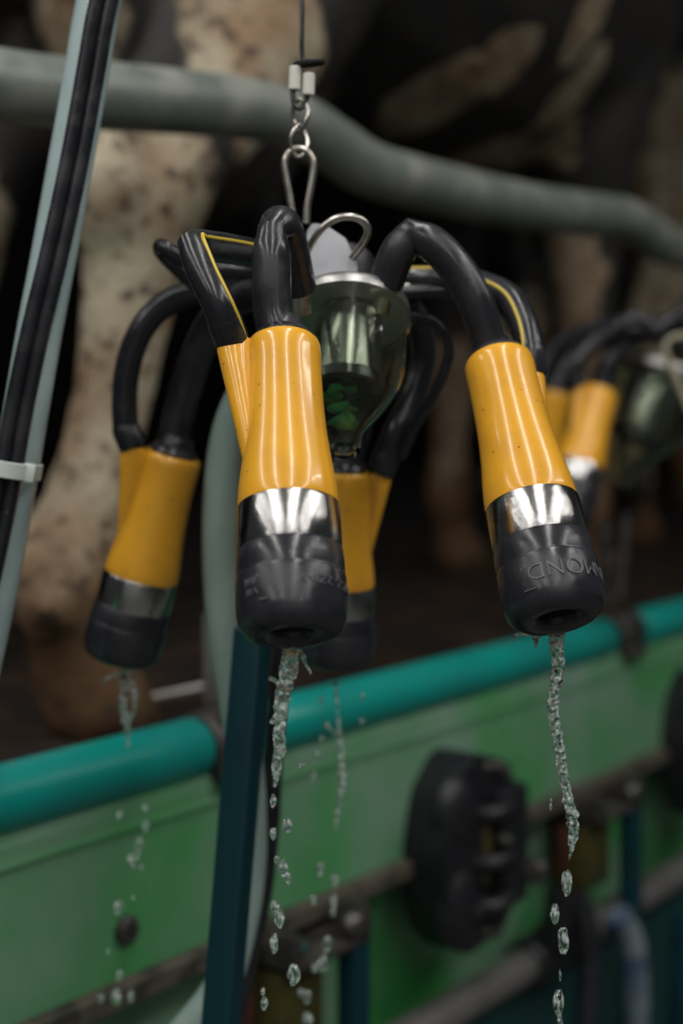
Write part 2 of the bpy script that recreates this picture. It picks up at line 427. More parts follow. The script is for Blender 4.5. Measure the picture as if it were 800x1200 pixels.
# rear-middle cup
T4, B4 = P(402, 551, .930), P(394, 778, .945)
h4 = V((.95, .15, 0))
pp = port_pt(T4, B4, h4, .93)
mk = smooth_path([T4 + (B4 - T4) * .02, P(412, 520, .932), P(424, 470, .930), P(448, 415, .915), P(470, 365, .895), P(474, 342, .880)])
pu = smooth_path([pp, P(464, 505, .930), P(485, 460, .938), P(496, 415, .940), P(486, 372, .925), P(455, 348, .900), P(410, 335, .872)])
cup4, M4, a4 = teat_cup(cl, T4, B4, h4, mk, pu, rs=.93, stripe=False)

# slack pulse tubes looping behind the claw
for nm, pts, r in (('slack_tube', [P(300, 318, .88), P(262, 322, .865), P(222, 308, .855), P(196, 292, .850), P(188, 288, .856), P(190, 297, .868), P(215, 322, .880), P(250, 352, .89)], .0045),
                   ('slack_tube', [P(395, 340, .868), P(330, 322, .86), P(290, 318, .855), P(250, 316, .862), P(228, 320, .87)], .0050),
                   ('slack_tube', [P(410, 345, .870), P(450, 346, .870), P(490, 342, .874), P(540, 345, .882), P(575, 370, .888), P(590, 410, .89)], .0046),
                   ('slack_tube', [P(440, 352, .885), P(480, 368, .885), P(510, 380, .890), P(526, 410, .895), P(512, 455, .900), P(486, 500, .915), P(470, 535, .93)], .0034)):
    obj(nm, tube_bm(pts, r, 14), M['tube'], cl)

# ------------------------------------------------------------------ hook, links and cord above the cluster
hk = thing('suspension_hook', P(352, 262, .835), 'steel snap hook and links on a black cord holding the cluster', 'hook')
pear = [P(352, 274, .8315), P(345, 262, .829), P(341, 240, .829), P(335, 205, .829), P(334, 189, .829), P(340, 178, .829), P(350, 174, .829), P(361, 179, .829), P(367, 193, .829), P(365, 215, .829), P(360, 242, .829), P(359, 262, .829)]
obj('snap_hook', tube_bm(pear, .0023, 12), M['wire'], hk)
def link(cx, y0, y1, Y, w, roll, name='chain_link'):
    c = P(cx, (y0 + y1) / 2, Y); h = (y1 - y0) / 2 / F * Y; ww = w / F * Y; pts = []
    for i in range(32):
        a = 2 * math.pi * i / 32
        x = ww * math.sin(a) * (1 - .35 * math.cos(a) ** 2); z = h * math.cos(a)
        tw = roll + .5 * z / h
        pts.append(c + V((x * math.cos(tw), x * math.sin(tw), z)))
    return obj(name, sweep(bmesh.new(), pts, .0014, 10, closed=True), M['wire'], hk)
link(350, 146, 184, .829, 11, .5); link(352, 116, 154, .829, 11, -.6)
obj('cord_loop', tube_bm([P(346, 84, .829), P(343, 108, .829), P(345, 122, .827), P(351, 127, .826), P(357, 121, .828), P(361, 106, .830), P(362, 86, .830)], .0016, 10), M['tube'], hk)
for px, y0, y1 in ((346, 78, 106), (362, 86, 112)):
    a, b = P(px, y0, .828), P(px - 1, y1, .828)
    obj('white_sleeve', lathe(bmesh.new(), [(0, 0), (.0030, 0), (.0036, .0006), (.0036, (a - b).length - .0006), (.0030, (a - b).length), (0, (a - b).length)], frame(a - b, V((1, 0, 0))), b, 20), M['white'], hk)
bm = lathe(bmesh.new(), [(0, 0), (.0085, 0), (.0095, .0008), (.0095, .0020), (.0085, .0028), (0, .0028)], frame(V((-.10, -.10, 1)), V((1, 0, 0))), P(362, 77, .832), 28)
obj('stop_disc', bm, M['castdark'], hk)
obj('cord', tube_bm([P(360, 78, .832), P(354, 62, .832), P(354, 0, .833), P(355, -300, .84)], .0014, 10), M['tube'], hk)

# ------------------------------------------------------------------ second cluster further along
UP2 = V((.40, .10, .90)).normalized()
C2 = P(775, 440, 1.50)
cf = thing('milking_cluster', C2 - V((0, 0, .09)), 'blurred distant milking cluster cut by the right edge, its teat cups bunched together', 'milking machine', 'milking clusters hanging over the rail')
claw(cf, C2, UP2, 1.35)
obj('wire_handle', tube_bm([P(812, 492, 1.42), P(800, 462, 1.42), P(786, 430, 1.42), P(779, 412, 1.42), P(782, 400, 1.42), P(796, 394, 1.42), P(815, 396, 1.43)], .0036, 12), M['lip2'], cf)
Ta, Ba = P(702, 459, 1.45), P(660, 612, 1.40)
ha = V((-.75, -.6, 0)); pp = port_pt(Ta, Ba, ha)
teat_cup(cf, Ta, Ba, ha, smooth_path([Ta + (Ba - Ta) * .02, P(706, 445, 1.45), P(716, 420, 1.45), P(738, 398, 1.46), P(768, 392, 1.47), P(800, 405, 1.48)]),
         smooth_path([pp, P(670, 446, 1.43), P(680, 418, 1.43), P(704, 398, 1.44), P(736, 388, 1.45), P(770, 386, 1.46), P(806, 378, 1.47)]), stripe=False)
Tb, Bb = P(650, 459, 1.60), P(622, 600, 1.60)
hb = V((-.8, .6, 0)); pp = port_pt(Tb, Bb, hb)
teat_cup(cf, Tb, Bb, hb, smooth_path([Tb + (Bb - Tb) * .02, P(656, 444, 1.6), P(676, 412, 1.6), P(710, 390, 1.58), P(760, 388, 1.55), P(810, 400, 1.52)]),
         smooth_path([pp, P(634, 440, 1.62), P(655, 402, 1.62), P(700, 384, 1.60), P(745, 376, 1.57), P(790, 384, 1.54)]), stripe=False)
obj('slack_tube', tube_bm([P(720, 384, 1.42), P(742, 373, 1.42), P(756, 378, 1.42), P(768, 388, 1.42), P(782, 378, 1.42), P(806, 362, 1.43), P(850, 350, 1.45)], .0075, 14), M['tube'], cf)

# ------------------------------------------------------------------ stall front: rail, beam, brackets (all run along D)
D = V((.608, .794, 0)).normalized()
NF = V((D.y, -D.x, 0))            # out of the beam, towards the pit
Z = V((0, 0, 1))
A0 = V((-.24, 1.0, EYE - .260))
BF = Matrix((D, NF, Z)).transposed()
def S(t, n=0., z=0.):             # along the beam, out of it, height over the rail's middle
    return A0 + D * t + NF * n + Z * z

GR = 'teal rail pads on the green beam'
for t0, t1, lab in ((-.62, .200, 'teal rounded rail pad at lower left, shiny, ending left of the dark teal post'),
                    (.274, .916, 'long teal rail pad under the two front teat cups, between the two clamps'),
                    (1.000, 2.6, 'short far teal rail pad running out past the right edge')):
    n = max(2, int((t1 - t0) / .08)); pts = []; rr = []
    pts = [S(q, 0, -.0100) for q in [t0, t0 + .004] + [t0 + (t1 - t0) * i / n for i in range(1, n)] + [t1 - .004, t1]]
    rr = [.0218] + [.0245] * (n + 1) + [.0218]
    bm = sweep(bmesh.new(), pts, rr, 36)
    tag(obj('rail_pad', bm, M['teal'], None), lab, 'rail', GR)
for i, (t, lab) in enumerate(((.226, 'dark metal clamp between the left and the long teal rail pads'), (.957, 'dark metal clamp with an upright fork behind the right front teat cup'))):
    c = thing('rail_clamp', S(t, 0, -.045), lab, 'clamp', 'dark clamps on the teal rail')
    bm = bmesh.new()
    pts = [S(t + (q - .5) * .050, 0, -.0085) for q in (0, .08, .5, .92, 1)]
    sweep(bm, pts, [.0245, .0268, .0268, .0268, .0245], 28)
    block(bm, S(t, .020, -.030), BF, (.046, .020, .016), .003)
    obj('strap', bm, M['clamp'], c)
    for q in (-.014, .016):
        obj('bolt', lathe(bmesh.new(), [(0, 0), (.0085, 0), (.0085, .005), (.006, .008), (0, .0085)], frame(NF + Z * 1.4, D), S(t + q, .0150, .0095), 6), M['bolt'], c)
    if i:
        obj('fork', tube_bm([S(t - .012, -.01, .03), S(t - .012, -.012, .075), S(t - .012, -.012, .13)], .009, 12), M['clamp'], c)
        obj('fork', tube_bm([S(t + .02, -.01, .03), S(t + .034, -.012, .07), S(t + .046, -.012, .135)], .008, 12), M['clamp'], c)

# painted beam with its bottom flange, the sheet behind and below, the lower panel: the fixed stall front
def run(name, prof, t0, t1, m, lab, cat, bev=.0015, step=None):
    bm = prism(bmesh.new(), [S(t0, n, z) for n, z in prof], D * (t1 - t0))
    if bev: bmesh.ops.bevel(bm, geom=list(bm.edges), offset=bev, segments=2, affect='EDGES')
    return tag(obj(name, bm, m, None), lab, cat)
bm_t = thing('stall_beam', S(.6, 0, -.182), 'long green painted steel beam under the teal rail with dirty bottom flange', 'beam')
bm = prism(bmesh.new(), [S(-.7, n, z) for n, z in ((.012, -.026), (.016, -.040), (.016, -.166), (.004, -.166), (.004, -.026))], D * 3.6)
obj('face_plate', bm, M['green'], bm_t, smooth=False)
bm = prism(bmesh.new(), [S(-.7, n, z) for n, z in ((.024, -.164), (.027, -.167), (.027, -.180), (.024, -.182), (-.036, -.182), (-.036, -.164))], D * 3.6)
obj('bottom_flange', bm, M['lip'], bm_t, smooth=False)
bm = prism(bmesh.new(), [S(-.7, n, z) for n, z in ((.0185, -.050), (.0185, -.054), (.015, -.054), (.015, -.050))], D * 3.6)
obj('weld_seam', bm, M['green'], bm_t, smooth=False)
for t in (.105,):
    obj('bolt', lathe(bmesh.new(), [(0, -.002), (.011, -.002), (.011, .004), (.008, .007), (0, .008)], frame(NF, D), S(t, .016, -.128), 12), M['clamp'], bm_t)
run('side_sheet', [(-.020, -.1835), (-.020, -.372), (-.030, -.372), (-.030, -.1835)], -.7, 2.9, M['green2'], 'bright green sheet recessed below the beam, behind the round fittings', 'panel', 0)
run('lower_panel', [(.000, -.372), (.000, -1.04), (-.02, -1.04), (-.02, -.372)], -.7, 2.9, M['tealdark'], 'deep teal lower panel under the grey pipe', 'panel', 0)

# grey pipe with its coupling
pp_ = thing('wash_pipe', S(1.0, .0, -.360), 'horizontal grey steel pipe low at right under the beam', 'pipe')
obj('pipe_run', sweep(bmesh.new(), [S(-.7 + 3.6 * i / 12, .016, -.338) for i in range(13)], .0185, 24), M['pipe'], pp_)
bm = bmesh.new()
sweep(bm, [S(.70 + q, .016, -.338) for q in (0, .004, .03, .034, .074, .078, .104, .108)], [.024, .027, .027, .024, .024, .029, .029, .025], 24)
sweep(bm, smooth_path([S(.735, .016, -.33), S(.735, .040, -.30), S(.735, .045, -.262)]), .020, 18)
obj('coupling', bm, M['castdark'], pp_)
tag(obj('drain_hose', tube_bm([S(.735, .060, -.262), S(.742, .072, -.300), S(.735, .074, -.380), S(.715, .070, -.480), S(.69, .07, -.60), S(.68, .07, -.80), S(.68, .07, -1.02)], .0125, 16), M['tube'], None),
    'black hose curving down past the grey pipe below the right water stream', 'hose')
tag(obj('drain_hose', tube_bm([S(.86, .05, -.32), S(.885, .055, -.365), S(.893, .055, -.45), S(.885, .050, -.55), S(.89, .05, -.80), S(.89, .05, -1.02)], .0155, 16), M['label'], None),
    'blue and white plastic sleeve hanging beside the grey pipe at lower right', 'hose')

# black round fittings on the beam
def fitting(t, lab):
    c = thing('beam_fitting', S(t, .02, -.26), lab, 'fitting', 'black bolted fittings on the green beam')
    o = lambda a, n, z: S(t + a * .72, n, -.166 + z)
    bm = bmesh.new()
    # body: a thick rounded plate with scalloped lower edge
    pts = []
    for i in range(48):
        a = 2 * math.pi * i / 48
        rx = .094 + .003 * math.cos(6 * a); rz = .092 + .005 * math.cos(7 * a + .6)
        pts.append((rx * math.copysign(abs(math.cos(a)) ** .75, math.cos(a)), rz * math.copysign(abs(math.sin(a)) ** .80, math.sin(a))))
    prism(bm, [o(x, .012, z) for x, z in pts], NF * .052)
    bmesh.ops.bevel(bm, geom=[e for e in bm.edges], offset=.006, segments=3, affect='EDGES', clamp_overlap=True)
    obj('body', bm, M['castdark'], c)
    for z in (.046, -.040):
        bm = bmesh.new(); ball(bm, o(-.052, .052, z), .038, 3, (.8, .55, 1.0), BF)
        obj('dome', bm, M['castdark'], c)
    bm = bmesh.new()
    block(bm, o(.052, .070, 0), BF, (.046, .022, .118), .006)
    obj('clamp_jaw', bm, M['castdark'], c)
    for z in (.038, -.010, -.052):
        bm = tube_bm([o(-.012, .060, z), o(.0, .078, z + .002), o(.030, .080, z + .004), o(.050, .074, z)], .0085, 12)
        obj('rib', bm, M['castdark'], c)
    obj('center_rod', tube_bm([o(.004, .062, -.03), o(.004, .064, .0), o(.004, .062, .034)], .0065, 12), M['olive'], c)
    for x, n, z in ((.010, .060, .082), (.034, .062, .080), (.050, .062, .068), (-.016, .060, -.056), (.002, .060, -.078), (.030, .060, -.084), (.028, .062, -.066), (.018, .078, .012)):
        d = .006
        obj('bolt', lathe(bmesh.new(), [(0, -.004), (d, -.004), (d, .006), (d * .7, .010), (0, .011)], frame(NF, D), o(x, n, z), 8), M['bolt'], c)
    bm = tube_bm([o(.070, .074, -.020), o(.088, .080, -.032), o(.100, .082, -.040)], .010, 12)
    ball(bm, o(.108, .080, -.034), .011, 2)
    obj('lever', bm, M['bolt'], c)
    return c
fitting(.540, 'black bolted round fitting in the middle of the green beam, seen whole')
fitting(1.115, 'black bolted round fitting on the green beam, half cut by the right edge')

# lug brackets under the flange, each with an olive valve box and a teal upright
def lug(t, where):
    c = thing('valve_bracket', S(t, .03, -.30), 'dark lug bracket with olive box and teal upright ' + where, 'bracket', 'lug brackets under the beam')
    bm = bmesh.new()
    block(bm, S(t + .012, .030, -.196), BF, (.105, .060, .010), .003)
    block(bm, S(t + .058, .030, -.185), BF, (.012, .060, .034), .003)
    block(bm, S(t - .034, .030, -.185), BF, (.012, .056, .030), .003)
    obj('lug_plate', bm, M['clamp'], c)
    bm = bmesh.new(); ball(bm, S(t + .040, .058, -.180), .014, 3, (1.1, .8, .9), BF)
    obj('lug_bolt', bm, M['bolt'], c)
    bm = bmesh.new(); block(bm, S(t - .030, .052, -.182), BF, (.016, .006, .010), .002)
    obj('teal_clip', bm, M['teal'], c)
    bm = bmesh.new(); block(bm, S(t - .004, .012, -.245), BF, (.062, .050, .078), .006)
    box = obj('valve_box', bm, M['olive'], c)
    bm = tube_bm([S(t - .050, .012, -.206), S(t - .052, .016, -.235), S(t - .052, .012, -.262)], .006, 10)
    obj('red_lever', bm, M['red'], c)
    bm = bmesh.new(); block(bm, S(t + .050, .050, -.62), BF, (.022, .022, .84), .003)
    obj('upright', bm, M['post'], c)
lug(.297, 'beside the dark teal post')
lug(.840, 'behind the right water stream')
tag(obj('stall_post', block(bmesh.new(), S(.935, .085, -.70), frame(Z + D * .10, D), (.030, .030, .72), .004), M['post'], None),
    'dark blue teal post at the bottom right corner', 'post')

# platform the cows stand on, pit floor, back wall
def poly_slab(name, pts, h, m):
    bm = prism(bmesh.new(), pts, V((0, 0, -h)))
    o = obj(name, bm, m, None, smooth=False); o['kind'] = 'structure'; return o
zt = -.040
poly_slab('floor_platform', [S(-2.5, .002, zt), S(8, .002, zt), S(8, -5.5, zt), S(-2.5, -5.5, zt)], .10, M['floor'])
poly_slab('floor_pit', [V((-4, -3, 0)), V((7, -3, 0)), V((7, 7, 0)), V((-4, 7, 0))], .1, M['pit'])
bm = prism(bmesh.new(), [S(-2.5, -5.5, -.2), S(8, -5.5, -.2), S(8, -5.7, -.2), S(-2.5, -5.7, -.2)], V((0, 0, 3.4)))
w = obj('wall_back', bm, M['wall'], None, smooth=False); w['kind'] = 'structure'
bm = prism(bmesh.new(), [S(7.8, .0, -.2), S(8, .0, -.2), S(8, -5.5, -.2), S(7.8, -5.5, -.2)], V((0, 0, 3.4)))
w = obj('wall_end', bm, M['wall'], None, smooth=False); w['kind'] = 'structure'
cl_ = obj('ceiling', block(bmesh.new(), V((1, 1, 3.15)), I3, (10, 9, .1), 0), M['ceil'], None, smooth=False); cl_['kind'] = 'structure'
w = obj('wall_pit', block(bmesh.new(), V((1, -3.0, 1.5)), I3, (10, .1, 3.2), 0), M['ceil'], None, smooth=False); w['kind'] = 'structure'
# things lying on the platform
tag(obj('steel_angle', block(block(bmesh.new(), P(246, 772, 1.32) , BF, (.014, .004, .085), .001), P(252, 772, 1.325), BF, (.004, .022, .085), .001), M['pipe'], None),
    'small grey upright steel angle left of the pale green hose', 'steel angle')
tag(obj('steel_strip', tube_bm([P(150, 822, 1.42), P(190, 815, 1.44), P(262, 800, 1.48)], .0045, 10, n=3), M['pipe'], None),
    'thin shiny strip lying on the dark platform behind the left teat cup', 'metal strip')

# upper bent stall pipe (runs along the same way)
hl = lambda px, py: (lambda q: P(px, py, 1.05 * 1677 / (1677 - px)))(0)
pts = [hl(-420, 28), hl(-200, 66), hl(0, 100), hl(120, 112), hl(230, 121), hl(310, 131), hl(352, 146), hl(392, 172), hl(430, 197), hl(480, 212), hl(600, 239), hl(680, 250), hl(730, 256), hl(754, 268), hl(775, 285), hl(800, 293), hl(870, 306), hl(1000, 330)]
tag(obj('stall_pipe', tube_bm(pts, .0275, 28, 8), M['galv'], None), 'thick worn grey pipe bending across the top, in front of the cow', 'pipe')

# ------------------------------------------------------------------ hoses
# pale hose at left with its black twin tube and the tie
hosep = [P(150, -140, .86), P(116, 0, .86), P(99, 100, .858), P(81, 200, .855), P(63, 300, .853), P(46, 390, .85), P(29, 490, .85), P(14, 580, .85), P(-8, 700, .85), P(-38, 840, .85), P(-70, 1000, .85), P(-90, 1200, .85)]
tag(obj('milk_hose', tube_bm(hosep, .0135, 24), M['palehose'], None), 'thick pale blue hose hanging down the left edge', 'hose')
tw = [P(160, -140, .838), P(122, 0, .838), P(107, 80, .838), P(87, 190, .836), P(63, 300, .833), P(41, 390, .832), P(22, 480, .832), P(8, 560, .832), P(-8, 640, .832), P(-34, 760, .832), P(-70, 960, .832), P(-95, 1200, .832)]
t_ = thing('twin_tube', tw[-1], 'black twin air tube strapped along the pale left hose', 'tube')
for s in (-1, 1):
    off = V((.0041 * s, .001 * s, 0))
    obj('air_tube', tube_bm([p + off for p in tw], .0044, 16), M['tube'], t_)
c0 = P(18, 549, .846); ax = (P(29, 490, .846) - P(14, 580, .846)).normalized()
fr = frame(ax, V((1, 0, 0)))
bm = bmesh.new(); outer, inner = [], []
prof = []
for i in range(40):
    a = 2 * math.pi * i / 40
    prof.append((.0150 * math.cos(a), -.003 + (.0205 if math.sin(a) < 0 else .0175) * math.sin(a)))
rings = []
for (dr, dz) in ((0, -.0048), (.0014, -.0044), (.0014, .0044), (0, .0048)):
    rings.append([bm.verts.new(c0 + fr @ V((x * (1 + dr / .015), y * (1 + dr / .015), dz))) for x, y in prof])
for a, b in zip(rings, rings[1:] + rings[:1]):
    for k in range(40): bm.faces.new((a[k], a[(k + 1) % 40], b[(k + 1) % 40], b[k]))
block(bm, c0 + fr @ V((.0125, -.0175, 0)), fr, (.007, .005, .011), .001)
tag(obj('cable_tie', bm, M['tie'], None), 'pale plastic tie binding the left hose and black tube together', 'cable tie')

# pale green hose from the claw, behind the front cup and the post
gh = [P(352, 455, .895), P(318, 445, .91), P(288, 462, .925), P(268, 510, .935), P(259, 580, .940), P(258, 660, .945), P(263, 740, .950), P(275, 810, .955), P(286, 880, .960), P(292, 950, .965), P(291, 1020, .965), P(281, 1085, .960), P(262, 1150, .955), P(222, 1205, .95), P(170, 1260, .95)]
tag(obj('milk_hose', tube_bm(gh, .0118, 22), M['greenhose'], None), 'pale green hose curving down behind the left front teat cup and the post', 'hose')
bh = [P(345, 640, 1.0), P(338, 720, 1.0), P(327, 800, 1.0), P(320, 880, 1.0), P(316, 960, 1.0), P(308, 1040, 1.0), P(294, 1110, .995), P(280, 1170, .99), P(262, 1230, .985)]
tag(obj('air_hose', tube_bm(bh, .0072, 16), M['tube'], None), 'black hose running down just right of the dark teal post', 'hose')

# dark teal flat post behind the front cup
a, b = P(297, 735, .900), P(258, 1205, .895)
dirv = (b - a).normalized(); foot = a + dirv * ((a.z) / -dirv.z)
fr = frame(-dirv, V((1, .55, 0)))
bm = block(bmesh.new(), (a + foot) / 2, frame(-dirv, V((.86, -.51, 0))), (.0215, .0150, (a - foot).length), .0022, 3)
tag(obj('stall_post', bm, M['post'], None), 'slim dark teal post leaning under the left front teat cup', 'post')

# ------------------------------------------------------------------ water
def blobify(bm, amp, sc, seed):
    for v in bm.verts:
        v.co += noise.noise_vector(v.co * sc + V((seed, seed, seed))) * amp
def stream(lab, pts, rad, seed, amp=.0010, extra=()):
    bm = bmesh.new()
    sp = smooth_path(pts, 30); n = len(sp)
    rr = []
    for i in range(n):
        t = i / (n - 1) * (len(rad) - 1); k = min(int(t), len(rad) - 2); f = t - k
        rr.append((rad[k] * (1 - f) + rad[k + 1] * f) * (1 + .22 * noise.noise(V((i * .16, seed, 0)))))
    sweep(bm, sp, rr, 20)
    for e in extra:
        q = smooth_path(e[0], 6); sweep(bm, q, [e[1] * (1 - .6 * i / len(q)) for i in range(len(q))], 10)
    blobify(bm, amp, 260, seed); blobify(bm, amp * .45, 900, seed + 5)
    return tag(obj('water_stream', bm, M['water'], None), lab, 'water stream', 'water streams from the teat cups')
w1 = lambda x, y: P(x, y, .692)
stream('ragged water stream falling from the left front teat cup', [w1(346, 738), w1(341, 765), w1(337, 790), w1(331, 815), w1(329, 845), w1(327, 875), w1(324, 900), w1(322, 923)], [.0060, .0046, .0042, .0036, .0032, .0030,   .0020, .0006], 3, .0011,
       [([w1(338, 796), w1(326, 800), w1(315, 795)], .0020), ([w1(331, 838), w1(321, 842), w1(317, 848)], .0022), ([w1(352, 762), w1(357, 775), w1(364, 790)], .0015), ([w1(340, 745), w1(360, 748), w1(372, 742)], .0030)])
w2 = lambda x, y: P(x, y, .756)
stream('long thin water stream falling from the right front teat cup', [w2(652, 732), w2(652, 760), w2(654, 785), w2(649, 812), w2(648, 835), w2(653, 862), w2(658, 895), w2(663, 925), w2(670, 955), w2(671, 980), w2(667, 1008)],
     [.0048, .0036, .0034, .0031, .0030, .0027, .0028, .0026, .0034, .0026, .0004], 11, .0008, [([w2(640, 738), w2(628, 745), w2(628, 757)], .0022), ([w2(622, 742), w2(606, 744), w2(602, 750)], .0014)])
w3 = lambda x, y: P(x, y, .950)
stream('short forked water stream falling from the rear left teat cup', [w3(148, 786), w3(146, 805), w3(144, 825), w3(148, 845), w3(150, 866)], [.0048, .0028, .0024, .0030, .0005], 21, .0010,
       [([w3(152, 795), w3(158, 815), w3(157, 835), w3(150, 848)], .0022), ([w3(140, 790), w3(124, 796), w3(120, 804)], .0011)])
w4 = lambda x, y: P(x, y, .945)
stream('thin broken water thread under the middle rear teat cup', [w4(396, 838), w4(398, 862), w4(400, 890), w4(401, 918), w4(397, 945), w4(392, 972)], [.0010, .0018, .0020, .0026, .0016, .0008], 31, .0010,
       [([w4(393, 800), w4(394, 815), w4(396, 838)], .0012), ([w4(396, 862), w4(388, 856), w4(380, 850)], .0008)])
# drops
dm = []
for k in range(5):
    bm = bmesh.new(); bmesh.ops.create_icosphere(bm, subdivisions=3, radius=1)
    for v in bm.verts:
        v.co += noise.noise_vector(v.co * 1.3 + V((k * 7.1, 0, 3))) * .30
        v.co += noise.noise_vector(v.co * 3. + V((0, k * 5.3, 1))) * .09
    me = bpy.data.meshes.new('water_drop'); bm.to_mesh(me); bm.free()
    me.polygons.foreach_set('use_smooth', [True] * len(me.polygons)); me.materials.append(M['drop']); dm.append(me)
def drops(lst, Y, lab, grp):
    for i, (x, y, s, st) in enumerate(lst):
        o = bpy.data.objects.new('water_drop', dm[(i * 3 + int(x)) % 5]); COL.objects.link(o)
        r = s / F * Y
        o.location = P(x, y, Y + R.uniform(-.006, .006)); o.scale = (r * .85, r * .8, r * st)
        o.rotation_euler = (0, R.uniform(-.15, .15), R.uniform(0, 6))
        tag(o, lab, 'water drop', grp)
drops([(320, 939, 5, 1.4), (320, 977, 5, 1.5), (336, 967, 7, 1.2), (332, 1018, 6.5, 1.5), (338, 1030, 4.5, 1.3), (322, 1062, 6, 1.3), (327, 1076, 7, 1.6), (321, 1106, 6, 1.9), (344, 1142, 9, 1.5), (310, 1176, 5, 1.6), (308, 1162, 3, 1.6), (324, 1008, 3.5, 1.6), (356, 897, 2, 1.6), (351, 897, 2, 1.6)],
      .692, 'water drop falling in line below the left front teat cup', 'drops under the left front cup')
drops([(664, 1034, 7.5, 2.0), (650, 1071, 6.5, 1.9), (660, 1103, 8, 1.9), (654, 1176, 7.5, 2.2), (656, 1143, 1.5, 5), (645, 945, 2.2, 2.2), (655, 905, 2, 1.8), (646, 938, 2, 1.5), (656, 1197, 4, 1.5)],
      .756, 'water drop falling in line below the right front teat cup', 'drops under the right front cup')
drops([(141, 955, 5, 1.2), (170, 947, 4, 1.3), (171, 968, 5, 1.4), (163, 990, 6.5, 1.4), (156, 1008, 7.5, 1.2), (166, 1017, 3, 1.4), (139, 1063, 6.5, 1.2), (156, 1051, 2.5, 1.3), (140, 1143, 5, 1.3), (136, 1168, 7.5, 1.3), (118, 1170, 4, 1.4), (153, 1168, 4, 1.7), (127, 1115, 2.5, 1.3), (150, 873, 3, 1.3)],
      .950, 'water drop falling below the rear left teat cup', 'drops under the rear left cup')
drops([(367, 910, 5, 1.3), (371, 884, 4, 1.6), (377, 866, 3, 1.6), (375, 1018, 5.5, 1.5), (392, 1032, 5, 1.5), (391, 1058, 5, 1.8), (390, 1070, 4, 1.2), (366, 1055, 4.5, 1.4), (383, 1106, 6.5, 1.5), (378, 1130, 6.5, 1.5), (368, 1134, 4.5, 1.4), (359, 1168, 6, 1.4), (352, 1163, 4, 1.3), (360, 1196, 7.5, 1.4), (376, 820, 2.5, 2), (383, 850, 3, 1.4), (424, 845, 3, 1.3), (425, 816, 3, 1.3)],
      .945, 'water drop falling below the middle rear teat cup', 'drops under the middle rear cup')

